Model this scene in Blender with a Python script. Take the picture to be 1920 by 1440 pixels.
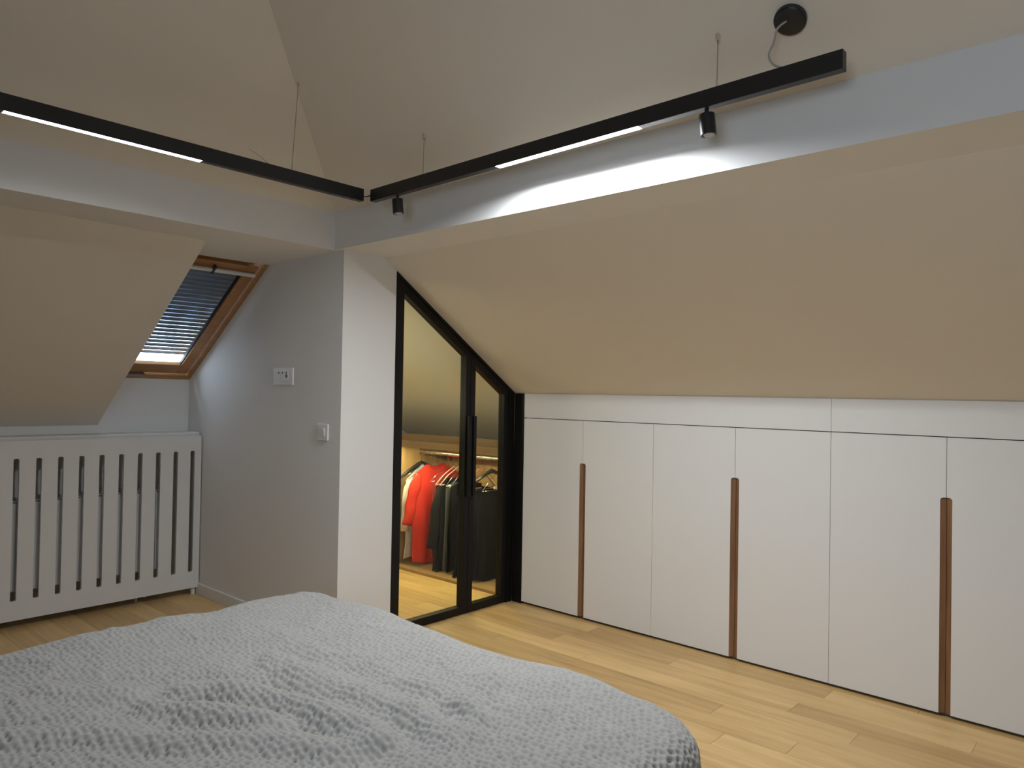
import bpy, math, random
import numpy as np
from mathutils import Vector, Matrix

for o in list(bpy.data.objects):
    bpy.data.objects.remove(o, do_unlink=True)
SC = bpy.context.scene
COL = SC.collection
random.seed(7)
RNG = np.random.default_rng(11)

# ------------------------------------------------------------------ camera
YAW, PITCH, ROLL, FPX = math.radians(47.98), math.radians(0.80), math.radians(1.0), 1380.15
fwd = Vector((math.sin(YAW) * math.cos(PITCH), math.cos(YAW) * math.cos(PITCH), math.sin(PITCH)))
rgt = Vector((math.cos(YAW), -math.sin(YAW), 0))
upv = rgt.cross(fwd)
R_ = math.cos(ROLL) * rgt + math.sin(ROLL) * upv
U_ = -math.sin(ROLL) * rgt + math.cos(ROLL) * upv
cam = bpy.data.cameras.new('camera')
cam.sensor_width = 36.0
cam.lens = FPX * 36.0 / 1920.0
cam.clip_start = 0.02
camo = bpy.data.objects.new('camera', cam)
COL.objects.link(camo)
camo.matrix_world = Matrix(((R_.x, U_.x, -fwd.x, 0), (R_.y, U_.y, -fwd.y, 0), (R_.z, U_.z, -fwd.z, 1.25), (0, 0, 0, 1)))
SC.camera = camo

# ------------------------------------------------------------------ world and exposure
w = bpy.data.worlds.new('sky')
SC.world = w
w.use_nodes = True
bg = w.node_tree.nodes['Background']
bg.inputs[0].default_value = (0.78, 0.88, 1.0, 1)
bg.inputs[1].default_value = 17.0
SC.view_settings.view_transform = 'Standard'
SC.view_settings.look = 'None'
SC.view_settings.gamma = 1.0
SC.view_settings.use_curve_mapping = False
SC.view_settings.exposure = 0.0
LED_RIGHT = 26.0             # watts, track lamp over the cabinets
LED_LEFT = 1.8               # watts, track lamp on the left, dimmed
CLOSET_FILL = 34.0          # warm globe added in the closet to brighten its slope
CLOSET_LED = 190.0           # warm strip let into the underside of the closet shelf

# ------------------------------------------------------------------ materials
def lin(r, g, b):
    f = lambda c: (c / 255 / 12.92) if c / 255 <= 0.04045 else ((c / 255 + 0.055) / 1.055) ** 2.4
    return (f(r), f(g), f(b), 1)

def mat(name, color, rough=0.5, metal=0.0, bump=0.0, bscale=200.0, var=0.0, vscale=6.0, spec=0.5, sheen=0.0):
    m = bpy.data.materials.new(name)
    m.use_nodes = True
    nt = m.node_tree
    b = nt.nodes['Principled BSDF']
    b.inputs['Base Color'].default_value = color
    b.inputs['Roughness'].default_value = rough
    b.inputs['Metallic'].default_value = metal
    b.inputs['Specular IOR Level'].default_value = spec
    if sheen:
        b.inputs['Sheen Weight'].default_value = sheen
        b.inputs['Sheen Roughness'].default_value = 0.5
    tc = nt.nodes.new('ShaderNodeTexCoord')
    if var:
        n = nt.nodes.new('ShaderNodeTexNoise')
        n.inputs['Scale'].default_value = vscale
        n.inputs['Detail'].default_value = 4
        nt.links.new(tc.outputs['Object'], n.inputs['Vector'])
        mx = nt.nodes.new('ShaderNodeMix')
        mx.data_type = 'RGBA'
        mx.inputs[6].default_value = tuple(c * (1 - var) for c in color[:3]) + (1,)
        mx.inputs[7].default_value = tuple(min(1, c * (1 + var)) for c in color[:3]) + (1,)
        nt.links.new(n.outputs['Fac'], mx.inputs[0])
        nt.links.new(mx.outputs[2], b.inputs['Base Color'])
    if bump:
        n = nt.nodes.new('ShaderNodeTexNoise')
        n.inputs['Scale'].default_value = bscale
        n.inputs['Detail'].default_value = 3
        nt.links.new(tc.outputs['Object'], n.inputs['Vector'])
        bp = nt.nodes.new('ShaderNodeBump')
        bp.inputs['Strength'].default_value = bump
        bp.inputs['Distance'].default_value = 0.002
        nt.links.new(n.outputs['Fac'], bp.inputs['Height'])
        nt.links.new(bp.outputs['Normal'], b.inputs['Normal'])
    return m

def wood(name, c0, c1, rough=0.45, axis='Y', per_object=0.0, scale=1.0, bump=0.05):
    """oak-like grain stretched along an axis; per_object shifts tone from board to board"""
    m = bpy.data.materials.new(name)
    m.use_nodes = True
    nt = m.node_tree
    b = nt.nodes['Principled BSDF']
    b.inputs['Roughness'].default_value = rough
    tc = nt.nodes.new('ShaderNodeTexCoord')
    oi = nt.nodes.new('ShaderNodeObjectInfo')
    off = nt.nodes.new('ShaderNodeVectorMath'); off.operation = 'SCALE'
    comb = nt.nodes.new('ShaderNodeCombineXYZ')
    for i in range(3):
        nt.links.new(oi.outputs['Random'], comb.inputs[i])
    nt.links.new(comb.outputs[0], off.inputs[0]); off.inputs['Scale'].default_value = 37.0
    add = nt.nodes.new('ShaderNodeVectorMath'); add.operation = 'ADD'
    nt.links.new(tc.outputs['Object'], add.inputs[0]); nt.links.new(off.outputs[0], add.inputs[1])
    mp = nt.nodes.new('ShaderNodeMapping')
    s = {'X': (1.6, 26, 26), 'Y': (26, 1.6, 26), 'Z': (26, 26, 1.6)}[axis]
    mp.inputs['Scale'].default_value = tuple(k * scale for k in s)
    nt.links.new(add.outputs[0], mp.inputs['Vector'])
    n = nt.nodes.new('ShaderNodeTexNoise')
    n.inputs['Scale'].default_value = 1.0; n.inputs['Detail'].default_value = 7; n.inputs['Roughness'].default_value = 0.62
    n.inputs['Distortion'].default_value = 0.6
    nt.links.new(mp.outputs[0], n.inputs['Vector'])
    mp2 = nt.nodes.new('ShaderNodeMapping')
    mp2.inputs['Scale'].default_value = tuple((k * 0.22 if k > 10 else k * 0.9) * scale for k in s)
    nt.links.new(add.outputs[0], mp2.inputs['Vector'])
    n2 = nt.nodes.new('ShaderNodeTexNoise')
    n2.inputs['Scale'].default_value = 1.0; n2.inputs['Detail'].default_value = 3
    nt.links.new(mp2.outputs[0], n2.inputs['Vector'])
    av = nt.nodes.new('ShaderNodeMath'); av.operation = 'MULTIPLY_ADD'
    av.inputs[1].default_value = 0.55
    nt.links.new(n.outputs['Fac'], av.inputs[0])
    hv = nt.nodes.new('ShaderNodeMath'); hv.operation = 'MULTIPLY'; hv.inputs[1].default_value = 0.45
    nt.links.new(n2.outputs['Fac'], hv.inputs[0]); nt.links.new(hv.outputs[0], av.inputs[2])
    last = av.outputs[0]
    if per_object:
        po = nt.nodes.new('ShaderNodeMath'); po.operation = 'MULTIPLY_ADD'
        po.inputs[1].default_value = per_object
        nt.links.new(oi.outputs['Random'], po.inputs[0]); nt.links.new(last, po.inputs[2])
        sb = nt.nodes.new('ShaderNodeMath'); sb.operation = 'SUBTRACT'; sb.inputs[1].default_value = per_object * 0.5
        nt.links.new(po.outputs[0], sb.inputs[0])
        last = sb.outputs[0]
    rp = nt.nodes.new('ShaderNodeValToRGB')
    rp.color_ramp.elements[0].position = 0.3; rp.color_ramp.elements[0].color = c0
    rp.color_ramp.elements[1].position = 0.68; rp.color_ramp.elements[1].color = c1
    nt.links.new(last, rp.inputs[0]); nt.links.new(rp.outputs[0], b.inputs['Base Color'])
    if bump:
        bp = nt.nodes.new('ShaderNodeBump'); bp.inputs['Strength'].default_value = bump; bp.inputs['Distance'].default_value = 0.001
        nt.links.new(n.outputs['Fac'], bp.inputs['Height']); nt.links.new(bp.outputs['Normal'], b.inputs['Normal'])
    return m

def emit(name, color, strength):
    m = bpy.data.materials.new(name)
    m.use_nodes = True
    nt = m.node_tree
    nt.nodes.remove(nt.nodes['Principled BSDF'])
    e = nt.nodes.new('ShaderNodeEmission')
    e.inputs[0].default_value = color; e.inputs[1].default_value = strength
    nt.links.new(e.outputs[0], nt.nodes['Material Output'].inputs[0])
    return m

def glass(name, tint=(1, 1, 1, 1), refl=1.0):
    m = bpy.data.materials.new(name)
    m.use_nodes = True
    nt = m.node_tree
    nt.nodes.remove(nt.nodes['Principled BSDF'])
    t = nt.nodes.new('ShaderNodeBsdfTransparent'); t.inputs[0].default_value = tint
    g = nt.nodes.new('ShaderNodeBsdfGlossy'); g.inputs['Roughness'].default_value = 0.02
    f = nt.nodes.new('ShaderNodeLayerWeight'); f.inputs[0].default_value = 0.5
    p5 = nt.nodes.new('ShaderNodeMath'); p5.operation = 'POWER'; p5.inputs[1].default_value = 5.0
    nt.links.new(f.outputs['Facing'], p5.inputs[0])
    k = nt.nodes.new('ShaderNodeMath'); k.operation = 'MULTIPLY_ADD'; k.inputs[1].default_value = 0.96 * refl; k.inputs[2].default_value = 0.04 * refl
    nt.links.new(p5.outputs[0], k.inputs[0])
    mx = nt.nodes.new('ShaderNodeMixShader')
    nt.links.new(k.outputs[0], mx.inputs[0]); nt.links.new(t.outputs[0], mx.inputs[1]); nt.links.new(g.outputs[0], mx.inputs[2])
    nt.links.new(mx.outputs[0], nt.nodes['Material Output'].inputs[0])
    return m

M = {}
M['wall'] = mat('wall_paint', (0.78, 0.77, 0.75, 1), 0.85, bump=0.06, bscale=260, var=0.012, vscale=3, spec=0.25)
M['slope'] = mat('ceiling_paint', (0.77, 0.715, 0.62, 1), 0.88, bump=0.06, bscale=260, var=0.015, vscale=2.5, spec=0.2)
M['white'] = mat('closet_paint_lifted', (0.87, 0.86, 0.82, 1), 0.85, bump=0.06, bscale=260, var=0.012, vscale=3, spec=0.25)  # same paint as the room, lightened so the closet looks brighter lit
M['taupe'] = mat('taupe_bounce_cut', (0.27, 0.235, 0.205, 1), 0.85, bump=0.06, bscale=260)  # dark tone for the unseen left wall, soaks up bounce light
M['lacquer'] = mat('white_lacquer', (0.77, 0.76, 0.74, 1), 0.5, bump=0.03, bscale=400, spec=0.35)
M['cover'] = mat('radiator_cover_paint', (0.74, 0.73, 0.71, 1), 0.55, bump=0.03, bscale=300)
M['dark_gap'] = mat('cabinet_carcass', (0.10, 0.09, 0.08, 1), 0.8)
M['handle'] = wood('walnut_inlay', (0.13, 0.058, 0.025, 1), (0.31, 0.155, 0.07, 1), 0.5, 'Z', scale=1.6)
M['floor'] = wood('oak_floor', (0.47, 0.285, 0.108, 1), (0.81, 0.55, 0.245, 1), 0.42, 'Y', per_object=0.22)
M['joint'] = mat('floor_joint', (0.07, 0.04, 0.02, 1), 0.9)
M['oak'] = wood('oak_board', (0.26, 0.15, 0.06, 1), (0.50, 0.33, 0.15, 1), 0.5, 'Y')
M['oakz'] = wood('oak_board_upright', (0.26, 0.15, 0.06, 1), (0.50, 0.33, 0.15, 1), 0.5, 'Z')
M['pine'] = wood('varnished_pine', (0.30, 0.135, 0.045, 1), (0.50, 0.27, 0.11, 1), 0.35, 'X')
M['black'] = mat('black_powder_coat', (0.007, 0.0065, 0.0065, 1), 0.45, bump=0.03, bscale=500, spec=0.25)
M['track'] = mat('black_aluminium', (0.013, 0.013, 0.014, 1), 0.38)
M['led'] = emit('led_diffuser', (0.93, 0.96, 1.0, 1), 30.0)
M['led_dim'] = emit('led_diffuser_dimmed', (0.88, 0.93, 1.0, 1), 20.0)
M['closet_led'] = emit('warm_led', (1.0, 0.96, 0.52, 1), CLOSET_LED)
M['lens'] = mat('spot_lens', (0.55, 0.57, 0.62, 1), 0.2)
M['chrome'] = mat('chrome', (0.75, 0.74, 0.72, 1), 0.18, 1.0)
M['steel'] = mat('steel_wire', (0.35, 0.33, 0.31, 1), 0.35, 1.0)
M['cord'] = mat('clear_cord', (0.42, 0.39, 0.34, 1), 0.35)
M['glass'] = glass('door_glass', (0.95, 0.95, 0.91, 1), 0.5)
M['pane'] = glass('window_glass', (0.92, 0.96, 1.0, 1), 1.0)
M['slat'] = mat('shutter_aluminium', (0.16, 0.20, 0.25, 1), 0.35, 0.6)
M['gasket'] = mat('rubber_gasket', (0.02, 0.02, 0.022, 1), 0.6)
M['plastic'] = mat('white_plastic', (0.80, 0.80, 0.79, 1), 0.35)
M['hole'] = mat('dark_socket', (0.05, 0.05, 0.055, 1), 0.4)
M['radiator'] = mat('radiator_enamel', (0.62, 0.62, 0.62, 1), 0.4)
M['quilt'] = mat('grey_velvet_quilt', (0.36, 0.345, 0.32, 1), 0.9, bump=0.5, bscale=900, var=0.07, vscale=9, spec=0.15, sheen=0.4)
M['mattress'] = mat('mattress_ticking', (0.7, 0.69, 0.66, 1), 0.9, bump=0.2)

# ------------------------------------------------------------------ mesh helpers
class MB:
    def __init__(self):
        self.v, self.f = [], []
    def add(self, vs, fs):
        k = len(self.v)
        self.v += [tuple(p) for p in vs]
        self.f += [tuple(i + k for i in f) for f in fs]
        return self
    def box(self, x0, x1, y0, y1, z0, z1):
        return self.add([(x0, y0, z0), (x1, y0, z0), (x1, y1, z0), (x0, y1, z0), (x0, y0, z1), (x1, y0, z1), (x1, y1, z1), (x0, y1, z1)],
                        [(0, 3, 2, 1), (4, 5, 6, 7), (0, 1, 5, 4), (1, 2, 6, 5), (2, 3, 7, 6), (3, 0, 4, 7)])
    def prism(self, poly, axis, a, b):
        """poly: list of 2D points; extruded along axis from a to b ('x': (y,z), 'y': (x,z), 'z': (x,y))"""
        n = len(poly)
        def P(q, t):
            return {'x': (t, q[0], q[1]), 'y': (q[0], t, q[1]), 'z': (q[0], q[1], t)}[axis]
        vs = [P(q, a) for q in poly] + [P(q, b) for q in poly]
        fs = [tuple(range(n))[::-1], tuple(range(n, 2 * n))]
        fs += [(i, (i + 1) % n, n + (i + 1) % n, n + i) for i in range(n)]
        return self.add(vs, fs)
    def tube(self, pts, r, n=8, cap=True):
        pts = [Vector(p) for p in pts]
        rs = r if isinstance(r, (list, tuple)) else [r] * len(pts)
        vs, fs = [], []
        prev = None
        for i, p in enumerate(pts):
            t = (pts[min(i + 1, len(pts) - 1)] - pts[max(i - 1, 0)]).normalized()
            if prev is None:
                a = Vector((0, 0, 1)) if abs(t.z) < 0.9 else Vector((1, 0, 0))
                u = t.cross(a).normalized()
            else:
                u = (prev - t * prev.dot(t)).normalized()
            prev = u
            s = t.cross(u)
            for k in range(n):
                c = 2 * math.pi * k / n
                vs.append(p + (u * math.cos(c) + s * math.sin(c)) * rs[i])
        for i in range(len(pts) - 1):
            for k in range(n):
                fs.append((i * n + k, i * n + (k + 1) % n, (i + 1) * n + (k + 1) % n, (i + 1) * n + k))
        if cap:
            fs.append(tuple(range(n))[::-1])
            fs.append(tuple(range((len(pts) - 1) * n, len(pts) * n)))
        return self.add(vs, fs)
    def cyl(self, a, b, r, n=24):
        return self.tube([a, b], r, n)
    def build(self, name, m, parent=None, smooth=False, bevel=0.0, seg=2):
        me = bpy.data.meshes.new(name)
        base = parent_base(parent)
        me.from_pydata([(p[0] - base[0], p[1] - base[1], p[2] - base[2]) for p in self.v], [], self.f)
        me.update()
        import bmesh
        bm = bmesh.new(); bm.from_mesh(me)
        bmesh.ops.recalc_face_normals(bm, faces=bm.faces)
        bm.to_mesh(me); bm.free()
        me.materials.append(m)
        if smooth:
            me.polygons.foreach_set('use_smooth', [True] * len(me.polygons))
        o = bpy.data.objects.new(name, me)
        COL.objects.link(o)
        if parent:
            o.parent = parent
        if bevel:
            b = o.modifiers.new('bevel', 'BEVEL'); b.width = bevel; b.segments = seg; b.limit_method = 'ANGLE'
        return o

def parent_base(o):
    b = Vector((0, 0, 0))
    while o is not None:
        b += o.location
        o = o.parent
    return b

def thing(name, label, cat, loc, group=None):
    o = bpy.data.objects.new(name, None)
    o.empty_display_size = 0.05
    COL.objects.link(o)
    o.location = loc
    tag(o, label, cat, group)
    return o

def tag(o, label, cat, group=None):
    o['label'] = label; o['category'] = cat
    if group: o['group'] = group
    return o

def struct(o, label, cat='room'):
    o['kind'] = 'structure'
    o['label'] = label; o['category'] = cat
    return o

# ------------------------------------------------------------------ room dimensions (metres)
XC = 3.338            # cabinet fronts
YD = 2.985            # closet door wall
XW = 2.085            # alcove side wall
YK = 4.62             # knee wall under the roof window
MR = 0.664            # pitch of the slope over the cabinets
XF, YF = 2.055, 3.02  # inner faces of the boxed beams
ZF = 1.932            # underside of the boxed beams
XS, YS = 2.327, 3.308
XL, YB = -0.80, -2.2  # walls beside and behind the camera
ZR = lambda x: 1.26 + (XC - x) * MR
MU = 0.745
ZU = lambda y: 2.109 + (YF - y) * MU

# floor: base plus single oak planks
fl = MB().box(XL, 4.05, YB, 4.75, -0.08, -0.012).build('floor', M['joint'])
struct(fl, 'light oak plank floor running along the white cabinets', 'floor')
PW, GAP = 0.118, 0.0009
x = 2.717 - PW * 30
row = 0
known = {0: 1.364, 2: 1.146, 1: 0.876, -1: 1.015, 4: 1.09, 3: 0.536}
while x < 4.05:
    x0, x1 = max(x, XL), min(x + PW, 4.05)
    if x1 - x0 > 0.02:
        idx = round((x - 2.717) / PW)
        cut = known.get(idx, None)
        y = (cut - 1.22 * 3) if cut is not None else YB - random.random() * 1.2
        cuts = [YB]
        while y < 4.75:
            if y > YB + 0.1 and y < 4.65: cuts.append(y)
            y += 1.22
        cuts.append(4.75)
        for a, b in zip(cuts[:-1], cuts[1:]):
            c = 0.0011
            X0, X1, Y0, Y1 = x0 + GAP / 2, x1 - GAP / 2, a + GAP / 2, b - GAP / 2
            mb = MB().add([(X0, Y0, -0.012), (X1, Y0, -0.012), (X1, Y1, -0.012), (X0, Y1, -0.012),
                           (X0, Y0, -c * .6), (X1, Y0, -c * .6), (X1, Y1, -c * .6), (X0, Y1, -c * .6),
                           (X0 + c, Y0 + c, 0), (X1 - c, Y0 + c, 0), (X1 - c, Y1 - c, 0), (X0 + c, Y1 - c, 0)],
                          [(8, 9, 10, 11), (0, 1, 5, 4), (1, 2, 6, 5), (2, 3, 7, 6), (3, 0, 4, 7),
                           (4, 5, 9, 8), (5, 6, 10, 9), (6, 7, 11, 10), (7, 4, 8, 11)])
            me = bpy.data.meshes.new('plank')
            me.from_pydata(mb.v, [], mb.f); me.materials.append(M['floor'])
            o = bpy.data.objects.new('plank', me); COL.objects.link(o); o.parent = fl
    x += PW
    row += 1

# walls
struct(MB().prism([(XW, 0), (2.41, 0), (2.41, 1.876), (XS, ZF), (XW, ZF)], 'y', YD, YD + 0.10).build('wall_back', M['wall']),
       'white wall pier left of the black glass doors', 'wall')
struct(MB().prism([(YD + 0.10, 0), (4.78, 0), (4.78, 1.24), (3.70, ZF + 0.02), (3.70, ZF), (YD + 0.10, ZF)], 'x', XW, XW + 0.10).build('wall_alcove', M['wall']),
       'grey-white alcove side wall carrying the two switch plates', 'wall')
struct(MB().box(XL, XW, YK, YK + 0.12, 0, 1.315).build('wall_knee', M['wall']), 'low knee wall behind the radiator cover', 'wall')
W2 = (-0.45, 0.27, 1.05, 1.75)   # window added unseen in the left wall for fill daylight (y0, y1, z0, z1)
wl = MB().box(XL - 0.1, XL, YB, W2[0], 0, 3.0).box(XL - 0.1, XL, W2[1], 4.78, 0, 3.0).box(XL - 0.1, XL, W2[0], W2[1], 0, W2[2]).box(XL - 0.1, XL, W2[0], W2[1], W2[3], 3.0)
struct(wl.build('wall_left', M['taupe']), 'plain wall at the head of the bed, out of view, darkened to cut bounce light', 'wall')
w2 = bpy.data.objects.new('window_fill', None); COL.objects.link(w2); w2.location = (XL - .05, (W2[0] + W2[1]) / 2, W2[2])
struct(w2, 'white casement window added for fill daylight beside the bed head, out of view', 'window')
MB().box(XL - .08, XL - .02, W2[0], W2[0] + .05, W2[2], W2[3]).box(XL - .08, XL - .02, W2[1] - .05, W2[1], W2[2], W2[3]).box(XL - .08, XL - .02, W2[0] + .05, W2[1] - .05, W2[2], W2[2] + .05).box(XL - .08, XL - .02, W2[0] + .05, W2[1] - .05, W2[3] - .05, W2[3]).build('frame', M['plastic'], w2)
MB().box(XL - .055, XL - .049, W2[0] + .05, W2[1] - .05, W2[2] + .05, W2[3] - .05).build('pane', M['pane'], w2)
def portal(name, size_x, size_y, mw):
    l = bpy.data.lights.new(name, 'AREA'); l.shape = 'RECTANGLE'; l.size = size_x; l.size_y = size_y; l.cycles.is_portal = True
    o = bpy.data.objects.new(name, l); COL.objects.link(o); o.matrix_world = mw
portal('window_fill_portal', W2[3] - W2[2], W2[1] - W2[0], Matrix.Translation((XL - .09, (W2[0] + W2[1]) / 2, (W2[2] + W2[3]) / 2)) @ Matrix.Rotation(math.radians(-90), 4, 'Y'))
struct(MB().box(XL - 0.1, 4.05, YB - 0.1, YB, 0, 3.0).build('wall_front', M['wall']), 'plain wall behind the viewer', 'wall')
struct(MB().box(3.965, 4.05, YB, 4.70, 0, 0.95).build('wall_right', M['wall']), 'low outer wall behind the cabinets', 'wall')
struct(MB().box(XW + 0.10, 4.05, 4.60, 4.70, 0, 2.1).build('wall_closet', M['white']), 'end wall of the walk-in closet', 'wall')

struct(MB().box(XW + 0.10, XW + 0.125, YD + 0.10, 4.60, 0, 2.02).build('wall_closet_side', M['white']), 'inner side wall of the closet behind the white pier', 'wall')

# sloping ceilings
T = 0.12
struct(MB().prism([(1.0, ZR(1.0)), (2.20, ZR(2.20)), (2.20, ZR(2.20) + T), (1.0, ZR(1.0) + T)], 'y', YB, 3.32)
       .prism([(2.20, ZR(2.20)), (4.05, ZR(4.05)), (4.05, ZR(4.05) + T), (2.20, ZR(2.20) + T)], 'y', YB, YD + .05).build('ceiling_right', M['slope']),
       'cream roof slope falling to the white cabinets', 'ceiling')
struct(MB().prism([(2.20, ZR(2.20)), (4.05, ZR(4.05)), (4.05, ZR(4.05) + T), (2.20, ZR(2.20) + T)], 'y', YD + .05, 4.70).build('ceiling_closet', M['white']), 'roof slope inside the closet behind the glass doors', 'ceiling')  # same slope, split off to carry the lightened paint
struct(MB().prism([(1.9, ZU(1.9)), (YF + 0.002, ZU(YF + 0.002)), (YF + 0.002, ZU(YF) + T), (1.9, ZU(1.9) + T)], 'x', XL, 2.2).build('ceiling_far', M['slope']),
       'cream upper roof slope above the left light track', 'ceiling')
struct(MB().box(XL, 1.2, YB, 2.2, 2.805, 2.9).build('ceiling', M['slope']), 'flat ceiling over the viewer, out of view', 'ceiling')
SX = 1.56   # right edge of the far lower slope (reveal of the roof window)
struct(MB().prism([(YS, ZF), (YK, 1.03), (YK, 1.315), (YK + 0.12, 1.235), (YK + .12, 1.32), (YS, ZF + 0.27)], 'x', XL, SX).build('ceiling_slope', M['slope']),
       'cream roof slope left of the roof window', 'ceiling')
# boxed beams (triangular casings) and flat reveal over the window
struct(MB().prism([(XF, ZF), (XS, ZF), (XF, ZR(XF))], 'y', YB, YF).build('trim_1', M['wall']), 'boxed beam with flat underside along the right slope', 'beam')
struct(MB().prism([(YF, ZF), (YS, ZF), (YS, ZF + .15), (YF, ZU(YF) + .02)], 'x', XL, XF).build('trim_2', M['wall']), 'boxed beam with flat underside along the far slope', 'beam')
struct(MB().box(XF, XW + 0.10, YF, 3.70, ZF, ZF + 0.2).box(SX, XF, YS, 3.69, ZF, ZF + 0.2).build('trim_3', M['wall']), 'flat reveal above the roof window', 'reveal')
# baseboard on the alcove wall, ledge over the radiator
struct(MB().box(XW - 0.012, XW, YD + 0.1, 4.44, 0, 0.068).build('baseboard_right', M['wall'], bevel=0.003), 'white skirting along the alcove side wall', 'baseboard')
struct(MB().box(XL, XW, 4.45, YK, 0.955, 0.985).build('trim_4', M['wall'], bevel=0.008, seg=3), 'white ledge above the radiator cover', 'ledge')

# ------------------------------------------------------------------ roof window (window_1)
WK = 0.667
nrm = math.hypot(1, WK)
WD = Vector((0, 1 / nrm, -WK / nrm)); WN = Vector((0, WK / nrm, 1 / nrm)); WX = Vector((1, 0, 0))
WO = Vector((SX, 3.677, ZF))
WW, WLEN = XW - SX, 1.128
def wbox(mb, u0, u1, v0, v1, w0, w1):
    vs = [WO + WX * u + WD * v + WN * k for k in (w0, w1) for (u, v) in ((u0, v0), (u1, v0), (u1, v1), (u0, v1))]
    return mb.add(vs, [(0, 3, 2, 1), (4, 5, 6, 7), (0, 1, 5, 4), (1, 2, 6, 5), (2, 3, 7, 6), (3, 0, 4, 7)])
win = bpy.data.objects.new('window_1', None); COL.objects.link(win); win.location = WO + WD * WLEN
struct(win, 'pine-framed roof window with a nearly closed roller shutter', 'roof window')
FW = 0.028
fr = wbox(wbox(MB(), 0, FW, 0, WLEN, 0, .06), WW - FW, WW, 0, WLEN, 0, .06)
wbox(wbox(fr, FW, WW - FW, 0, .03, 0.02, .06), FW, WW - FW, WLEN - .04, WLEN, 0, .06)
fr.build('frame', M['pine'], win, bevel=0.003)
sash = bpy.data.objects
g = .007
s0, s1, t0, t1 = FW + g, WW - FW - g, .045, WLEN - .04 - g
SWD = .062
sb = wbox(wbox(MB(), s0, s0 + SWD, t0, t1, .012, .042), s1 - SWD, s1, t0, t1, .012, .042)
wbox(wbox(sb, s0 + SWD, s1 - SWD, t0, t0 + .055, .012, .042), s0 + SWD, s1 - SWD, t1 - .085, t1, .012, .042)
so = sb.build('sash', M['pine'], win, bevel=0.004)
gb = MB()
gu0, gu1, gv0, gv1 = s0 + SWD, s1 - SWD, t0 + .055, t1 - .085
wbox(wbox(gb, gu0, gu0 + .006, gv0, gv1, .022, .040), gu1 - .006, gu1, gv0, gv1, .022, .040)
gb.build('gasket', M['gasket'], so)
wbox(MB(), gu0, gu1, gv0, gv1, .030, .034).build('pane', M['pane'], so)
wbox(MB(), s0 + .01, s1 - .005, .085, .105, -.012, .002).build('vent_bar', M['plastic'], win, bevel=0.003)
wbox(MB(), .24, .252, .06, .115, -.016, .004).build('vent_latch', M['gasket'], win, bevel=0.002)
wbox(MB(), s0 + .03, s0 + .20, t1 - .012, t1 + .006, -.014, .008).build('handle', M['steel'], win, bevel=0.003)
sh = MB()
wbox(wbox(wbox(MB(), gu0 - .05, gu0 - .02, 0, WLEN, .062, .10), gu1 + .03, gu1 + .06, 0, WLEN, .062, .10), gu0 - .05, gu1 + .06, -.02, .06, .062, .12).build('shutter_guide', M['slat'], win)
rot = Matrix((WX, WD, WN)).transposed().to_4x4()
portal('roof_window_portal', gu1 - gu0 + .06, .16, Matrix.Translation(WO + WX * (gu0 + gu1) / 2 + WD * (gv1 - .05) + WN * .13) @ rot)
PITCH_S = 0.036
v = .07
k = 0
VEND = gv1 - .055
slats = []
while v < VEND:
    f = max(0.0, (v - .25) / (VEND - .25))
    gap = .0002 + .0036 * f ** 1.3
    mb = MB()
    vs = []
    for j in range(5):
        a = j / 4
        vv = v + a * (PITCH_S - gap)
        ww = .074 + .004 * math.sin(math.pi * a)
        for (u, dw) in ((gu0 - .03, 0), (gu1 + .03, 0), (gu1 + .03, .0012), (gu0 - .03, .0012)):
            vs.append(WO + WX * u + WD * vv + WN * (ww + dw))
    fs = []
    for j in range(4):
        b0, b1 = j * 4, j * 4 + 4
        fs += [(b0 + q, b0 + (q + 1) % 4, b1 + (q + 1) % 4, b1 + q) for q in range(4)]
    fs += [(0, 1, 2, 3), (16, 17, 18, 19)]
    mb.add(vs, fs).build('shutter_slat', M['slat'], win)
    v += PITCH_S

# ------------------------------------------------------------------ cabinets along the right
YE = [2.904, 2.464, 2.012, 1.562, 1.120, 0.674, 0.228]
ZB, ZT, ZTOP = 0.014, 1.108, 1.2555
desc = ['white two-door wardrobe unit beside the black closet doors',
        'middle white two-door wardrobe unit with full-height brown finger pull',
        'white two-door wardrobe unit farthest from the glass closet']
def door_poly(ya, yb, notch):
    """(y,z) outline; the notch for the finger pull sits on side +1 (high y) or -1"""
    nz, nw, r = 0.869, 0.020, 0.012
    pts = []
    arc = [(nw - r + r * math.cos(a), nz - r + r * math.sin(a)) for a in [i * math.pi / 2 / 5 for i in range(6)]]
    if notch < 0:   # notch at ya (low y)
        pts = [(ya + nw, ZB)] + [(yb, ZB), (yb, ZT), (ya, ZT), (ya, nz)] + [(ya + q[0], q[1]) for q in arc[::-1]]
    else:
        pts = [(ya, ZB), (yb - nw, ZB)] + [(yb - q[0], q[1]) for q in arc] + [(yb, nz), (yb, ZT), (ya, ZT)]
    return pts
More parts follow.
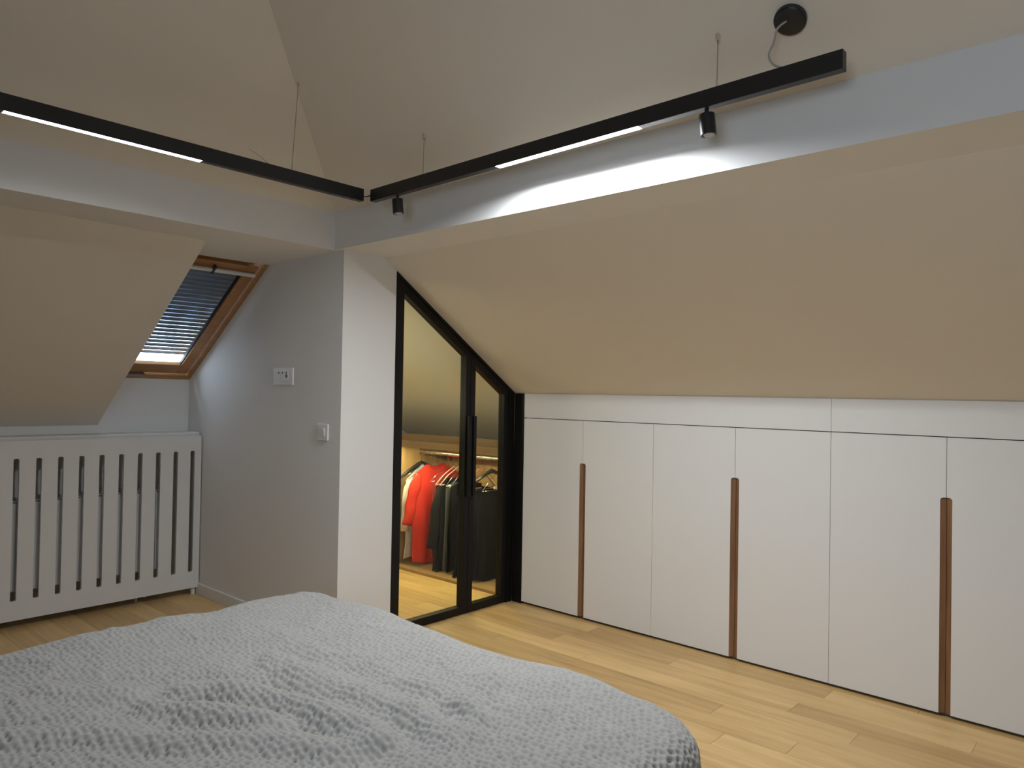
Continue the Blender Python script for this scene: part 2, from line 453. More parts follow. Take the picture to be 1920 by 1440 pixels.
for u in range(3):
    ya, ym, yb = YE[2 * u + 2], YE[2 * u + 1], YE[2 * u]
    t = thing('wardrobe', desc[u], 'wardrobe', (XC + 0.25, (ya + yb) / 2, 0), 'white wardrobes under the roof slope')
    MB().box(XC + 0.0195, XC + 0.55, ya + .001, yb - .001, 0.003, 0.86).box(XC + .0195, XC + .12, ya + .001, yb - .001, .86, ZT).build('carcass', M['dark_gap'], t)
    for (a, b, nt_) in ((ym + .001, yb - .001, -1), (ya + .001, ym - .001, 1)):
        d = MB().prism(door_poly(a, b, nt_), 'x', XC, XC + 0.018).build('door', M['lacquer'], t)
        # wooden finger pull: V-shaped inlay
        nz, nw = 0.868, 0.0198
        y_in, y_out = (a, a + nw) if nt_ < 0 else (b, b - nw)
        prof = [(XC + .002, y_out), (XC + .0125, y_in), (XC + .0185, y_in), (XC + .0185, y_out)]
        mb = MB()
        z0, z1 = ZB + .001, nz - .010
        vs = [(p[0], p[1], z0) for p in prof] + [(p[0], p[1], z1) for p in prof]
        q = (y_in - y_out)
        vs += [(XC + .005, y_out + q * .35, nz - .002), (XC + .0125, y_in, nz - .001), (XC + .0185, y_in, nz - .001), (XC + .0185, y_out + q * .35, nz - .002)]
        fs = [(3, 2, 1, 0)] + [(i, (i + 1) % 4, 4 + (i + 1) % 4, 4 + i) for i in range(4)] + [(4 + i, 4 + (i + 1) % 4, 8 + (i + 1) % 4, 8 + i) for i in range(4)] + [(8, 9, 10, 11)]
        h = mb.add(vs, fs).build('handle', M['handle'], d)
        h['label'] = 'brown wooden finger pull'
tag(MB().box(XC, XC + 0.018, YE[4] + .0008, YE[0] - .001, ZT + .004, ZTOP).build('filler_panel', M['lacquer']), 'long white filler panel above the two farther wardrobe units', 'panel', 'white filler panels under the slope')
tag(MB().box(XC, XC + 0.018, YE[6], YE[4] - .0008, ZT + .004, ZTOP).build('filler_panel', M['lacquer']), 'white filler panel over the nearest wardrobe unit', 'panel', 'white filler panels under the slope')
# end cheek past the last unit (out of view)
struct(MB().box(XC, 3.96, YB, YE[6] - .002, 0, ZTOP).build('wall_cabinet_end', M['wall']), 'boxed-in low wall past the wardrobes, out of view', 'wall')

# ------------------------------------------------------------------ black glass closet doors (door_1)
dr = bpy.data.objects.new('door_1', None); COL.objects.link(dr); dr.location = (2.87, YD + .03, 0)
struct(dr, 'black-framed glass double door cut to the roof slope', 'door')
def top(x, off=0.0):      # height of the slope at x minus an offset measured at right angles
    return ZR(x) - off * math.hypot(1, MR)
def member(poly, y0, y1, name, parent, bevel=0.0015):
    return MB().prism(poly, 'y', y0, y1).build(name, M['black'], parent, bevel=bevel)
xa, xb = 2.412, 3.336
FO = .016
# fixed frame: jambs, sloped head, threshold, post in the cabinet plane
fm = MB()
fm.prism([(xa, 0), (xa + .014, 0), (xa + .014, top(xa + .014, .001)), (xa, top(xa, .001))], 'y', YD - .004, YD + .07)
fm.prism([(xb - .05, 0), (xb, 0), (xb, top(xb, .001)), (xb - .05, top(xb - .05, .001))], 'y', YD - .004, YD + .07)
fm.prism([(xa + .014, top(xa + .014, FO)), (xb - .05, top(xb - .05, FO)), (xb - .05, top(xb - .05, .001)), (xa + .014, top(xa + .014, .001))], 'y', YD - .004, YD + .07)
fm.build('frame', M['black'], dr)
MB().box(XC - .001, XC + .03, 2.906, 2.980, 0, ZTOP).build('side_post', M['black'], dr)
def leaf(x0, x1, handle_side):
    y0, y1 = YD, YD + .045
    st = .037
    off0 = FO + .004
    hd = .040
    lf = MB()
    lf.prism([(x0, .006), (x0 + st, .006), (x0 + st, top(x0 + st, off0)), (x0, top(x0, off0))], 'y', y0, y1)
    lf.prism([(x1 - st, .006), (x1, .006), (x1, top(x1, off0)), (x1 - st, top(x1 - st, off0))], 'y', y0, y1)
    lf.prism([(x0 + st, .006), (x1 - st, .006), (x1 - st, .046), (x0 + st, .046)], 'y', y0, y1)
    lf.prism([(x0 + st, top(x0 + st, off0 + hd)), (x1 - st, top(x1 - st, off0 + hd)), (x1 - st, top(x1 - st, off0)), (x0 + st, top(x0 + st, off0))], 'y', y0, y1)
    d = lf.build('door_leaf', M['black'], dr)
    MB().prism([(x0 + st, .046), (x1 - st, .046), (x1 - st, top(x1 - st, off0 + hd)), (x0 + st, top(x0 + st, off0 + hd))], 'y', y0 + .019, y0 + .025).build('pane', M['glass'], d)
    hx = x1 - .018 if handle_side > 0 else x0 + .018
    MB().box(hx - .011, hx + .011, y0 - .024, y0 - .010, .667, 1.122).box(hx - .008, hx + .008, y0 - .011, y0, .70, .72).box(hx - .008, hx + .008, y0 - .011, y0, 1.07, 1.09).build('pull_handle', M['black'], d, bevel=.001)
    return d
leaf(xa + .016, 2.9605, 1)
leaf(2.9635, xb - .053, -1)

# ------------------------------------------------------------------ ceiling track lights
def strip_lamp(parent, name, centre, sx, sy, watts, color):
    l = bpy.data.lights.new(name, 'AREA'); l.shape = 'RECTANGLE'; l.size = sx; l.size_y = sy
    l.energy = watts; l.color = color; l.spread = math.radians(169)
    o = bpy.data.objects.new(name, l); COL.objects.link(o); o.parent = parent
    o.location = Vector(centre) - parent_base(parent)
def track_right():
    t = thing('track_light', 'black suspended track light above the cabinets with a lit diffuser and two spots', 'track light', (1.854, 1.53, 2.05), 'suspended black track lights')
    x0, x1 = 1.840, 1.868
    ya, yb = 0.60, 2.461
    zt = lambda y: 2.081 + (2.461 - y) * (0.020 / 1.861)
    H = .049
    def seg(y0, y1, dz0, dz1, xa, xb):
        vs = [(xa, y0, zt(y0) + dz0), (xb, y0, zt(y0) + dz0), (xb, y1, zt(y1) + dz0), (xa, y1, zt(y1) + dz0),
              (xa, y0, zt(y0) + dz1), (xb, y0, zt(y0) + dz1), (xb, y1, zt(y1) + dz1), (xa, y1, zt(y1) + dz1)]
        return vs, [(0, 3, 2, 1), (4, 5, 6, 7), (0, 1, 5, 4), (1, 2, 6, 5), (2, 3, 7, 6), (3, 0, 4, 7)]
    MB().add(*seg(ya, yb, -H, 0, x0, x1)).build('track_profile', M['track'], t, bevel=.0015)
    MB().add(*seg(1.18, 1.755, -H - .0004, -H + .001, x0 + .0015, x1 - .0015)).build('led_diffuser', M['led'], t)['label'] = 'glowing cool white diffuser'
    strip_lamp(t, 'strip_lamp', (1.854, 1.4675, zt(1.4675) - H - .0035), .025, .575, LED_RIGHT, (.89, .945, 1.0))
    for ys in (0.964, 2.301):
        z1 = zt(ys) - H
        s = MB().cyl((1.854, ys, z1 - .016), (1.855, ys - .006, z1 - .075), .0215, 28).build('spotlight', M['track'], t, smooth=False, bevel=.0015)
        MB().cyl((1.854, ys, z1 + .001), (1.854, ys, z1 - .018), .006, 14).build('stem', M['track'], s)
        MB().cyl((1.855, ys - .006, z1 - .0735), (1.855, ys - .0061, z1 - .0757), .017, 24).build('lens', M['lens'], s)
    for ys in (0.935, 2.150):
        zc = ZR(1.857)
        wv = MB().cyl((1.854, ys, zt(ys)), (1.857, ys, zc), .0011, 6).build('suspension_wire', M['steel'], t)
        MB().cyl((1.854, ys, zt(ys)), (1.854, ys, zt(ys) + .022), .0035, 10).build('gripper', M['chrome'], wv)
        MB().tube([(1.857, ys, zc - .020), (1.857, ys, zc - .014), (1.857, ys, zc - .0135), (1.857, ys, zc + .004)], [.0035, .0045, .0075, .0075], 14).build('ceiling_anchor', M['chrome'], wv)
    # canopy and cord
    c = Vector((1.873, 0.741, ZR(1.873))); n = Vector((-MR, 0, -1)).normalized()
    cn = MB().tube([c - n * .004, c + n * .012, c + n * .016], [.041, .041, .037], 36).build('ceiling_canopy', M['track'], t, bevel=.001)
    P = [c + n * .014 + Vector((-.012, .004, -.002)), c + n * .030 + Vector((-.02, .02, -.01)), Vector((1.856, .778, 2.175)), Vector((1.854, .790, 2.145)), Vector((1.854, .775, 2.115)), Vector((1.854, .742, 2.098)), Vector((1.854, .715, 2.096))]
    Q = []
    for i in range(len(P) - 1):      # Catmull-Rom
        p0, p1, p2, p3 = P[max(i - 1, 0)], P[i], P[i + 1], P[min(i + 2, len(P) - 1)]
        for s in range(6):
            a = s / 6
            Q.append(0.5 * ((2 * p1) + (p2 - p0) * a + (2 * p0 - 5 * p1 + 4 * p2 - p3) * a * a + (3 * p1 - p0 - 3 * p2 + p3) * a ** 3))
    Q.append(P[-1])
    MB().tube(Q, .0028, 8).build('power_cord', M['cord'], t, smooth=True)
    # cable link to the neighbouring track
    MB().tube([(1.851, 2.461, 2.062), (1.846, 2.49, 2.058), (1.839, 2.514, 2.06)], .0025, 8).build('link_cable', M['track'], t, smooth=True)
def track_left():
    t = thing('track_light', 'black suspended track light on the left before the far slope with a lit diffuser', 'track light', (1.0, 2.514, 2.04), 'suspended black track lights')
    y0, y1, zt, H = 2.500, 2.528, 2.090, .051
    MB().box(-0.45, 1.838, y0, y1, zt - H, zt).build('track_profile', M['track'], t, bevel=.0015)
    for (a, b) in ((.577, 1.157),):
        MB().box(a, b, y0 + .002, y1 - .002, zt - H - .0004, zt - H + .001).build('led_diffuser', M['led_dim'], t)['label'] = 'glowing cool white diffuser'
    strip_lamp(t, 'strip_lamp', (.867, 2.514, zt - H - .0012), .58, .025, LED_LEFT, (.86, .93, 1.0))
    topp = (1.551, 2.546, ZU(2.546))
    wv = MB().cyl((1.51, 2.514, zt), topp, .0011, 6).build('suspension_wire', M['steel'], t)
    MB().cyl((1.51, 2.514, zt), (1.512, 2.516, zt + .022), .0035, 10).build('gripper', M['chrome'], wv)
    MB().tube([(topp[0] - .002, topp[1] - .002, topp[2] - .022), (topp[0], topp[1], topp[2] - .014), (topp[0], topp[1], topp[2] - .0135), (topp[0], topp[1], topp[2] + .004)], [.0035, .0045, .0075, .0075], 14).build('ceiling_anchor', M['chrome'], wv)
    MB().tube([(1.42, 2.514, zt), (1.38, 2.514, 2.112), (1.334, 2.514, 2.129)], .0009, 6).build('loose_wire', M['steel'], t)
    wv = MB().cyl((-.2, 2.514, zt), (-.2, 2.52, ZU(2.52)), .0011, 6).build('suspension_wire', M['steel'], t)
track_right()
track_left()

# ------------------------------------------------------------------ radiator and slotted cover
rc = thing('radiator_cover', 'white slotted panel screening the radiator under the window', 'radiator cover', (1.3, 4.425, 0))
def slotted_panel():
    """front panel with real through slots, built from strips"""
    Y0, Y1, z0, z1 = 4.415, 4.433, 0.045, 0.966
    xl, xr = 0.55, XW - 0.006
    sx = [1.1005 + .10135 * k for k in range(-5, 10)]
    sw, sz0, sz1, r = .0265, .144, .874, .007
    mb = MB()
    cur = xl
    for s in sx:
        a, b = s, s + sw
        mb.box(cur, a, Y0, Y1, z0, z1)
        bot = [(a, z0), (b, z0), (b, sz0 + r), (b - r * .3, sz0 + r * .3), (b - r, sz0), (a + r, sz0), (a + r * .3, sz0 + r * .3), (a, sz0 + r)]
        tp = [(a, z1), (a, sz1 - r), (a + r * .3, sz1 - r * .3), (a + r, sz1), (b - r, sz1), (b - r * .3, sz1 - r * .3), (b, sz1 - r), (b, z1)]
        mb.prism(bot, 'y', Y0, Y1).prism(tp, 'y', Y0, Y1)
        cur = b
    mb.box(cur, xr, Y0, Y1, z0, z1)
    return mb
slotted_panel().build('slotted_panel', M['cover'], rc)
for x in (0.57, 2.045):
    MB().box(x, x + .022, 4.434, 4.450, 0, .17).build('leg', M['cover'], rc, bevel=.001)
ra = thing('radiator', 'pale panel radiator glimpsed through the slots of the white cover', 'radiator', (1.2, 4.55, .18))
pm = MB()
for k in range(24):
    xx = .60 + k * .0535
    pm.box(xx, xx + .046, 4.452, 4.465, .185, .640)
pm.box(.59, 1.885, 4.463, 4.470, .18, .645)
pm.build('front_panel', M['radiator'], ra, bevel=.003)
gm = MB().box(.59, 1.885, 4.452, 4.548, .648, .652)
for k in range(32):
    gm.box(.60 + k * .0405, .604 + k * .0405, 4.452, 4.548, .652, .668)
gm.build('top_grille', M['radiator'], ra)
MB().box(.59, 1.885, 4.535, 4.548, .18, .645).build('rear_panel', M['radiator'], ra)
for x in (.9, 1.55):
    MB().box(x, x + .03, 4.548, YK - .001, .30, .60).build('bracket', M['steel'], ra)
MB().cyl((1.80, 4.50, .02), (1.80, 4.50, .19), .008, 12).cyl((1.75, 4.50, .0), (1.75, 4.50, .19), .008, 12).build('pipe', M['radiator'], ra)

# ------------------------------------------------------------------ switches on the alcove wall
sp = thing('socket_plate', 'wide white wall plate with three dark-holed modules, nearer the window', 'wall socket', (XW, 3.50, 1.278))
MB().box(XW - .008, XW, 3.406, 3.599, 1.278, 1.369).build('plate', M['plastic'], sp, bevel=.003)
for k in range(3):
    y = 3.447 + k * .037
    md = MB().box(XW - .0105, XW - .008, y, y + .034, 1.300, 1.352).build('module', M['plastic'], sp, bevel=.001)
    if k == 0:
        MB().cyl((XW - .0112, y + .016, 1.325), (XW - .0104, y + .016, 1.325), .010, 16).build('dial', M['hole'], md)
    MB().cyl((XW - .0112, y + .017, 1.342), (XW - .0104, y + .017, 1.342), .0055, 12).build('indicator', M['hole'], md)
sw = thing('light_switch', 'small square white rocker switch near the wall corner', 'light switch', (XW, 3.125, 1.008))
MB().box(XW - .008, XW, 3.081, 3.170, 1.006, 1.087).build('plate', M['plastic'], sw, bevel=.003)
MB().prism([(XW - .0082, 1.025), (XW - .0085, 1.068), (XW - .0145, 1.068), (XW - .0100, 1.025)], 'y', 3.106, 3.146).build('rocker', M['plastic'], sw, bevel=.001)

# ------------------------------------------------------------------ closet fittings behind the glass
wd = thing('clothes_niche', 'oak-lined open wardrobe niche behind the glass doors with a chrome rail', 'wardrobe', (3.65, 3.65, 0))
MB().box(3.36, 3.96, 3.075, 4.198, .0, .020).build('base_board', M['oak'], wd, bevel=.002)
MB().box(3.36, 3.96, 3.075, 4.595, .866, .914).build('shelf', M['oak'], wd, bevel=.002)
MB().box(3.41, 3.43, 3.075, 4.595, .914, .958).build('upper_board', M['oak'], wd)
MB().box(3.36, 3.90, 4.172, 4.196, .020, .866).build('side_panel', M['oakz'], wd)
MB().box(3.36, 3.90, 3.078, 3.10, .020, .866).build('side_panel', M['oakz'], wd)
MB().box(3.90, 3.92, 3.10, 4.172, .020, .866).build('back_panel', M['oak'], wd)
ROD_X, ROD_Z = 3.62, .815
rodm = MB()
poly = [(ROD_X + .0075 * math.cos(a), ROD_Z + .015 * math.sin(a)) for a in [i * math.pi / 8 for i in range(16)]]
rodm.prism(poly, 'y', 3.10, 4.172).build('rail', M['chrome'], wd, smooth=False)
for y in (3.104, 4.165):
    MB().box(ROD_X - .012, ROD_X + .012, y - .004, y + .006, ROD_Z - .02, ROD_Z + .035).build('rail_bracket', M['chrome'], wd, bevel=.002)
MB().box(3.368, 3.382, 3.12, 4.16, .8656, .8668).build('led_strip', M['closet_led'], wd)['label'] = 'warm light strip under the shelf edge'

WLP = Vector((XW + .125, 3.70, 1.22))  # unseen lamp added to throw light on the closet slope
fill_lamp = thing('closet_fill_lamp', 'small warm globe added to brighten the closet, hidden behind the white pier', 'fill lamp', WLP)
MB().cyl(WLP, WLP + Vector((.014, 0, 0)), .045, 24).cyl(WLP + Vector((.014, 0, 0)), WLP + Vector((.05, 0, 0)), .012, 14).build('bracket', M['plastic'], fill_lamp)
gl = MB()
gl.tube([WLP + Vector((.10 - .05 * math.cos(a), 0, 0)) for a in [math.pi * k / 12 for k in range(13)]], [max(.0008, .05 * math.sin(math.pi * k / 12)) for k in range(13)], 24)
gl.build('globe', emit('warm_fill_globe', (1.0, 0.95, 0.64, 1), CLOSET_FILL), fill_lamp, smooth=True)

def hanger(y, kind, label, half=.205, drop=.10, tilt=0.0):
    nm = {'wire': 'wire_hanger', 'black': 'wooden_hanger', 'pink': 'pink_hanger', 'clip': 'clip_hanger'}[kind]
    t = thing(nm, label, 'hanger', (ROD_X, y, ROD_Z - .10), 'clothes hangers on the rail')
    ct, stt = math.cos(tilt), math.sin(tilt)
    def P(x, z, dy=0): return (ROD_X + x * ct - dy * stt, y + x * stt + dy * ct, z)
    z0 = ROD_Z + .0165
    hk = [P(.012 * 1.35 * math.cos(a), z0 - .014 + .0155 * math.sin(a)) for a in [math.radians(q) for q in (-20, 20, 60, 100, 140, 180)]]
    zj = ROD_Z - .085
    hk += [P(-.006, z0 - .035), P(0, z0 - .055), P(0, zj)]
    MB().tube(hk, .0016, 6).build('hook', M['chrome'], t, smooth=True)
    if kind == 'black':
        MB().tube([P(-half, zj - drop), P(-half * .5, zj - drop * .42), P(-.03, zj - .008), P(0, zj), P(.03, zj - .008), P(half * .5, zj - drop * .42), P(half, zj - drop)], [.008, .011, .014, .016, .014, .011, .008], 10).build('arms', MH['black'], t, smooth=True)
    else:
        r = .0042 if kind == 'pink' else .0017
        m = MH[kind]
        MB().tube([P(-half, zj - drop), P(-half * .55, zj - drop * .45), P(0, zj), P(half * .55, zj - drop * .45), P(half, zj - drop)], r, 8).build('arms', m, t, smooth=True)
        MB().tube([P(-half, zj - drop), P(half, zj - drop)], r * .9, 8).build('bar', m, t, smooth=True)
        if kind == 'clip':
            for s in (-.11, .11):
                MB().box(*sorted((P(s - .012, 0)[0], P(s + .012, 0)[0])), y - .008, y + .008, zj - drop - .035, zj - drop + .008).build('clip', M['plastic'], t, bevel=.002)
    return t
MH = {'black': mat('black_hanger_wood', (.02, .018, .017, 1), .4), 'pink': mat('pink_hanger', (.62, .30, .28, 1), .5), 'wire': M['chrome'], 'clip': M['chrome']}

def fabric(name, c, var=.10):
    return mat(name, c, .9, var=var, vscale=14, spec=.05)

def garment(name, cat, label, y, m, ztop=.735, half=.20, hem=.035, drop=.085, flare=1.0, sleeve=0.0, sleeve_flare=.05, seed=1, thick=.030, shift=0.0, neck=.07, folds=5, sleeve_m=None, group='clothes hanging in the closet', strap=False):
    rs = np.random.default_rng(seed)
    t = thing(name, label, cat, (ROD_X + shift, y, hem), group)
    N, K = 64, 40
    ph = rs.uniform(0, 6.28, 6)
    vs, fs = [], []
    for j in range(K + 1):
        a = j / K
        e = a ** .8
        hw = half * (1 - .10 * math.sin(min(1, a * 2.2) * math.pi) * (1 if not strap else 0) + (flare - 1) * e)
        th = .007 + (thick - .007) * min(1, a * 5)
        for i in range(N):
            c = 2 * math.pi * i / N
            xx = hw * math.copysign(abs(math.cos(c)) ** .75, math.cos(c))
            yy = th * math.copysign(abs(math.sin(c)) ** .8, math.sin(c))
            ax = abs(xx)
            front = -math.sin(c)
            zs = ztop - drop * max(0, (ax - neck)) / max(.01, half - neck)
            if ax < neck:
                zs -= (.020 + .035 * max(0, front)) * (1 - (ax / neck) ** 2) ** .6
            zz = zs + (hem - zs) * a
            amp = a ** 1.1 * thick * .55
            wv = math.sin(xx / half * folds * 1.6 + ph[0] + .8 * a) * .6 + math.sin(xx / half * folds * 2.9 + ph[1] - 1.3 * a) * .4
            yy += amp * wv + .004 * math.sin(a * 9 + ph[2] + xx * 12) * min(1, 3 * a)
            # soft creases where the cloth sags
            xx += .010 * a * math.sin(a * 7 + ph[3] + c)
            zz += .014 * a * a * math.sin(xx / half * 3.1 + ph[4])
            vs.append((ROD_X + shift + xx, y + yy, max(zz, .024)))
    for j in range(K):
        for i in range(N):
            fs.append((j * N + i, j * N + (i + 1) % N, (j + 1) * N + (i + 1) % N, (j + 1) * N + i))
    b = MB().add(vs, fs).build('body', m, t, smooth=True)
    if sleeve:
        for s in (-1, 1):
            zsh = ztop - drop
            P, Rr = [], []
            for q in range(13):
                a = q / 12
                P.append((ROD_X + shift + s * (half - .045 + .03 * min(1, a * 3) + sleeve_flare * a), y - .010 - .012 * math.sin(a * 2.5), zsh + .005 - (sleeve + .0) * a))
                Rr.append(.050 * (1 - .15 * a) * (0.55 + .45 * min(1, a * 5)))
            mb = MB().tube(P, Rr, 20, cap=False)
            # flatten in y, ripple
            mb.v = [(vx + .004 * math.sin(vz * 45 + ph[5] + vy * 60), y - .010 + (vy - y + .010) * .42 + .004 * math.sin(vz * 38 + ph[2]), vz) for (vx, vy, vz) in mb.v]
            so_ = mb.build('sleeve', sleeve_m or m, t, smooth=True)
            sd = so_.modifiers.new('thick', 'SOLIDIFY'); sd.thickness = .0015
    return t

F = {'red': fabric('red_jersey', (.66, .045, .028, 1)), 'white': fabric('white_cotton', (.78, .78, .74, 1)), 'blue': fabric('pale_blue_cotton', (.36, .42, .50, 1)),
     'black': fabric('black_cloth', (.008, .008, .009, 1)), 'char': fabric('charcoal_cloth', (.017, .017, .018, 1)), 'grey': fabric('grey_cloth', (.085, .09, .10, 1)), 'dred': fabric('dark_red_cloth', (.40, .05, .04, 1)),
     'navy': fabric('black_tulle', (.010, .010, .012, 1))}
hanger(4.152, 'black', 'black wooden hanger at the far end of the rail, arm bare', .235, .115)
garment('dress', 'dress', 'black dress mostly hidden behind the white shirt', 4.152, F['black'], ztop=.69, half=.13, hem=.10, drop=.03, thick=.008, seed=3, shift=.04, strap=True)
hanger(4.108, 'wire', 'thin chrome hanger carrying the white long-sleeved shirt')
garment('shirt', 'shirt', 'white long-sleeved shirt behind the red one, its sleeve and hem showing', 4.108, F['white'], thick=.014, ztop=.70, half=.185, hem=.05, drop=.085, sleeve=.36, sleeve_flare=.02, seed=4)
hanger(4.068, 'wire', 'thin chrome hanger carrying the pale blue top', .19)
garment('blouse', 'top', 'pale grey-blue top between the white shirt and the red one', 4.066, F['blue'], thick=.011, ztop=.735, half=.165, hem=.22, drop=.085, neck=.06, seed=5)
hanger(4.036, 'wire', 'thin chrome hanger between the pale blue top and the red shirt', .18)
hanger(4.000, 'wire', 'thin chrome hanger inside the red shirt', .20)
garment('t_shirt', 't-shirt', 'bright red half-sleeved t-shirt', 4.000, F['red'], ztop=.742, half=.205, hem=.045, drop=.080, sleeve=.345, sleeve_flare=.075, seed=8, thick=.022, folds=4)
hanger(3.862, 'wire', 'chrome hanger of the dark red garment', .17)
garment('cardigan', 'cardigan', 'dark red garment edging out behind the charcoal jacket', 3.862, F['dred'], thick=.013, ztop=.69, half=.175, hem=.09, drop=.085, seed=9, shift=.01)
hanger(3.805, 'pink', 'pink hanger of the charcoal jacket', .17, .115, .0)
garment('jacket', 'jacket', 'charcoal jacket with long sleeve hanging next to the red shirt', 3.805, F['char'], ztop=.665, half=.165, hem=.03, drop=.07, sleeve=.42, sleeve_flare=.055, seed=10, thick=.017, flare=1.1)
hanger(3.762, 'pink', 'pink hanger of the black dress beside the charcoal jacket', .17, .115)
garment('dress', 'dress', 'long black dress between charcoal jacket and grey cardigan', 3.760, F['black'], thick=.012, ztop=.655, half=.150, hem=.028, drop=.05, seed=12, flare=1.25, strap=True)
hanger(3.722, 'clip', 'chrome clip hanger with white clips behind the door stile', .15, .12)
garment('cardigan', 'cardigan', 'grey cardigan just left of the meeting stiles', 3.720, F['grey'], thick=.012, ztop=.645, half=.150, hem=.04, drop=.05, seed=13, flare=1.1, sleeve=.0, strap=True)
garment('trousers', 'trousers', 'black trousers behind the meeting door stiles', 3.672, F['black'], thick=.015, ztop=.63, half=.150, hem=.028, drop=.02, seed=14, flare=1.2, strap=True)
hanger(3.672, 'wire', 'chrome hanger of the black trousers', .15, .12)
hanger(3.56, 'pink', 'pink hanger seen through the narrow pane', .17, .13)
garment('skirt', 'skirt', 'black gathered skirt, leftmost seen through the narrow pane', 3.56, F['navy'], ztop=.615, half=.165, hem=.028, drop=.03, seed=15, flare=1.3, thick=.018, strap=True, neck=.03)
hanger(3.50, 'clip', 'chrome clip hanger with a white clip seen through the narrow pane', .15, .13)
garment('skirt', 'skirt', 'black skirt with a hanger clip, middle of the narrow pane', 3.50, F['black'], ztop=.60, half=.155, hem=.028, drop=.02, seed=16, flare=1.4, thick=.018, strap=True, neck=.03)
hanger(3.435, 'black', 'black wooden hanger seen through the narrow pane', .16, .06, .1)
garment('skirt', 'skirt', 'black pleated skirt at the right of the narrow pane', 3.435, F['navy'], ztop=.605, half=.17, hem=.028, drop=.03, seed=17, flare=1.35, thick=.018, folds=7, strap=True, neck=.03)
hanger(3.365, 'wire', 'chrome hanger at the right edge of the narrow pane', .16, .12)
garment('skirt', 'skirt', 'black skirt nearest the right door jamb', 3.372, F['black'], ztop=.60, half=.165, hem=.028, drop=.02, seed=18, flare=1.3, thick=.018, strap=True, neck=.03)

# ------------------------------------------------------------------ bed and quilt
BX0, BX1, BY0, BY1, BZ = -0.55, 1.572, 0.770, 2.405, 0.487
bd = thing('bed', 'low double bed hidden beneath the grey quilt', 'bed', ((BX0 + BX1) / 2, (BY0 + BY1) / 2, 0))
MB().box(BX0, BX1 - .09, BY0 + .09, BY1 - .09, .25, BZ - .012).build('mattress', M['mattress'], bd, bevel=.04, seg=3)
MB().box(BX0, BX1 - .12, BY0 + .12, BY1 - .12, .08, .25).build('bed_base', M['mattress'], bd)
for (lx, ly) in ((BX0 + .1, BY0 + .15), (BX1 - .2, BY0 + .15), (BX0 + .1, BY1 - .15), (BX1 - .2, BY1 - .15)):
    MB().cyl((lx, ly, 0), (lx, ly, .081), .025, 12).build('leg', M['black'], bd)

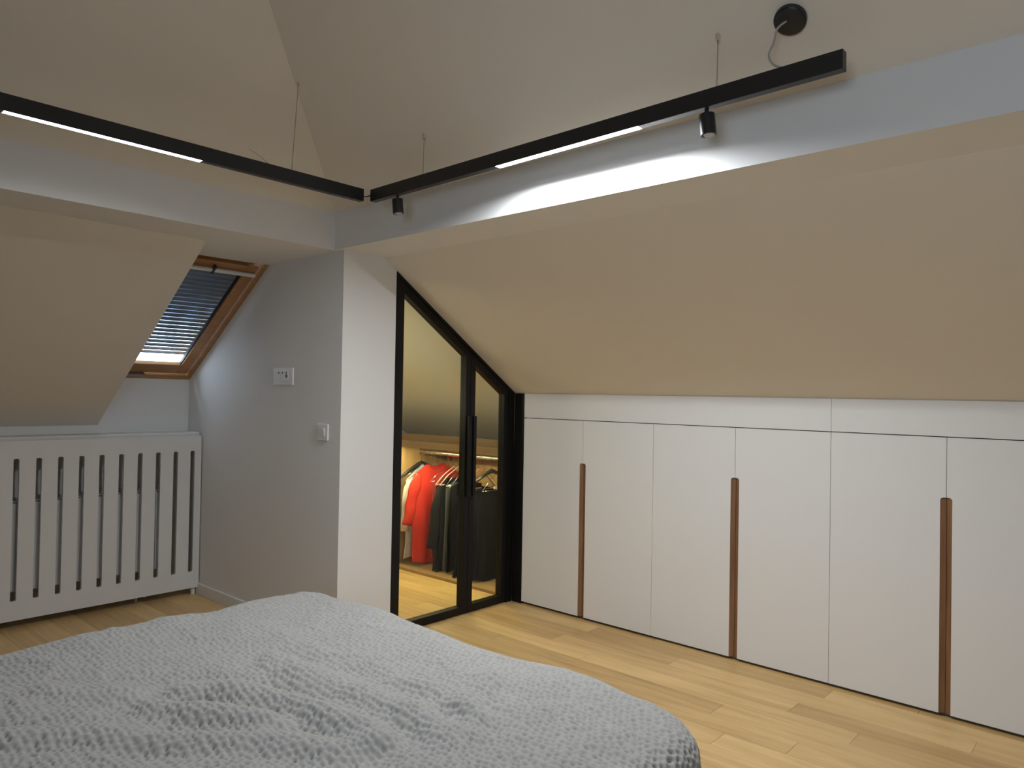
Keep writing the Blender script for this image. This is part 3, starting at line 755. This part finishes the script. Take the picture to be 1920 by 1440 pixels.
def quilt():
    step = .0034
    over = .40
    r = .075
    s = np.arange(BX0 + .02, BX1 + over, step)
    t = np.arange(BY0 - over, BY1 + over, step)
    S, Tt = np.meshgrid(s, t, indexing='ij')
    d0 = np.where(Tt > 1.6, .045, .13)
    e = .045 + d0
    cx1, cy0, cy1 = BX1 - e, BY0 + e, BY1 - e
    dx = np.maximum(0, S - cx1)
    dy = np.where(Tt < cy0, Tt - cy0, np.where(Tt > cy1, Tt - cy1, 0.0))
    d = np.hypot(dx, dy)
    ux = np.divide(dx, d, out=np.zeros_like(d), where=d > 0)
    uy = np.divide(dy, d, out=np.zeros_like(d), where=d > 0)
    L = r * math.pi / 2
    df = np.maximum(0, d - d0)
    ang = np.minimum(df, L) / r
    outw = np.minimum(d, d0) + r * np.sin(ang) + np.maximum(0, df - L) * .14
    down = r * (1 - np.cos(ang)) + np.maximum(0, df - L) * .985
    X = np.minimum(S, cx1) + ux * outw
    Y = np.clip(Tt, cy0, cy1) + uy * outw
    Z = BZ + .03 - down
    # normals
    nx = np.sin(ang) * ux; ny = np.sin(ang) * uy; nz = np.cos(ang)
    # --- smooth value noise helper
    def vnoise(x, y, seed):
        g = np.random.default_rng(seed).random((64, 64))
        xi = np.floor(x).astype(int); yi = np.floor(y).astype(int)
        fx = x - xi; fy = y - yi
        fx = fx * fx * (3 - 2 * fx); fy = fy * fy * (3 - 2 * fy)
        G = lambda a, b: g[a % 64, b % 64]
        return (G(xi, yi) * (1 - fx) + G(xi + 1, yi) * fx) * (1 - fy) + (G(xi, yi + 1) * (1 - fx) + G(xi + 1, yi + 1) * fx) * fy - .5
    # big undulation of the cover over the duvet
    und = .030 * vnoise(S * 2.6 + 3, Tt * 2.6, 1) + .016 * vnoise(S * 6 + 9, Tt * 6, 2)
    # folds: rounded ridges along poly-lines on the bed
    folds = [([(.85, 1.84), (.945, 1.70), (.985, 1.55), (.99, 1.38), (.98, 1.24)], .035, .026),
             ([(1.10, 1.86), (1.095, 1.60), (1.09, 1.40), (1.10, 1.15)], .040, .020),
             ([(.74, 1.78), (.82, 1.62), (.88, 1.50)], .035, .022),
             ([(1.46, 1.32), (1.33, 1.27), (1.23, 1.22), (1.15, 1.12)], .032, .014),
             ([(.60, 2.05), (.72, 1.90), (.80, 1.80)], .040, .016),
             ([(.70, 1.55), (.85, 1.40), (.92, 1.25)], .035, .018),
             ([(1.22, 1.45), (1.24, 1.30), (1.20, 1.15)], .030, .012),
             ([(.45, 1.80), (.58, 1.72), (.66, 1.60)], .035, .016)]
    wob = .05 * vnoise(S * 5, Tt * 5, 4)
    wob2 = .05 * vnoise(S * 5 + 20, Tt * 5 + 7, 5)
    for pl, wd_, am in folds:
        best = np.full(S.shape, 9.0)
        for (a, b) in zip(pl[:-1], pl[1:]):
            ax, ay = a; bx, by = b
            lx, ly = bx - ax, by - ay
            q = np.clip(((S + wob - ax) * lx + (Tt + wob2 - ay) * ly) / (lx * lx + ly * ly), 0, 1)
            best = np.minimum(best, np.hypot(S + wob - ax - q * lx, Tt + wob2 - ay - q * ly))
        am = am * .82; und += am * np.exp(-(best / (wd_ * 1.15)) ** 2) - am * .40 * np.exp(-((best - wd_ * 1.8) / (wd_ * .8)) ** 2)
    und += .006 * (1 - np.abs(vnoise(S * 9 + wob * 30, Tt * 5, 6)) * 4).clip(0, 1)
    d = df
    edge = np.clip(d / .25, 0, 1)
    und = und * (1 - .55 * edge) + .018 * edge * np.sin((np.where(np.abs(uy) > .7, S, Tt)) * 24 + 3 * vnoise(S * 3, Tt * 3, 8)) * np.clip((d - .08) / .2, 0, 1)
    # quilting: staggered little puffs between stitched dimples
    px, py = .0165, .0185
    a = S + .016 * vnoise(S * 7, Tt * 7, 11) + .007 * vnoise(S * 34, Tt * 34, 12)
    b = Tt + .016 * vnoise(S * 7 + 5, Tt * 7, 13) + .007 * vnoise(S * 34 + 9, Tt * 34, 14)
    rw = np.floor(a / px)
    hole = np.zeros_like(S)
    J = np.random.default_rng(77).uniform(-1, 1, (3, 256, 256))
    for dr_ in (-1, 0, 1, 2):              # stitched points on a staggered, uneven lattice
        r_ = (rw + dr_).astype(int)
        shf = (r_ % 2) * .5
        cb = np.floor(b / py + shf)
        for dc in (-1, 0, 1):
            c_ = (cb + dc).astype(int)
            ja, jb, jh = (J[q][r_ % 256, c_ % 256] for q in range(3))
            da = a / px - r_ - .24 * ja
            db = b / py + shf - c_ - .24 * jb
            hole = np.maximum(hole, (1 + .35 * jh) * np.exp(-((da / .29) ** 2 + (db / .34) ** 2)))
    hgt = -.0078 * hole
    disp = und + hgt
    X = X + nx * disp; Y = Y + ny * disp; Z = Z + nz * disp
    Z = np.maximum(Z, .045)
    n, m = S.shape
    V = np.stack([X, Y, Z], -1).reshape(-1, 3).astype(np.float32)
    base = np.array([(BX0 + BX1) / 2, (BY0 + BY1) / 2, 0.0], dtype=np.float32)
    V -= base
    idx = np.arange(n * m).reshape(n, m)
    Q = np.stack([idx[:-1, :-1], idx[1:, :-1], idx[1:, 1:], idx[:-1, 1:]], -1).reshape(-1, 4)
    me = bpy.data.meshes.new('quilt')
    me.vertices.add(len(V)); me.vertices.foreach_set('co', V.ravel())
    me.loops.add(Q.size); me.loops.foreach_set('vertex_index', Q.ravel().astype(np.int32))
    me.polygons.add(len(Q))
    me.polygons.foreach_set('loop_start', (np.arange(len(Q)) * 4).astype(np.int32))
    me.polygons.foreach_set('loop_total', np.full(len(Q), 4, dtype=np.int32))
    me.polygons.foreach_set('use_smooth', np.ones(len(Q), dtype=bool))
    me.update(calc_edges=True)
    me.materials.append(M['quilt'])
    o = bpy.data.objects.new('quilt', me); COL.objects.link(o)
    o.location = base.tolist()
    tag(o, 'grey velvety quilt with small stitched puffs, rumpled over the bed', 'quilt')
quilt()
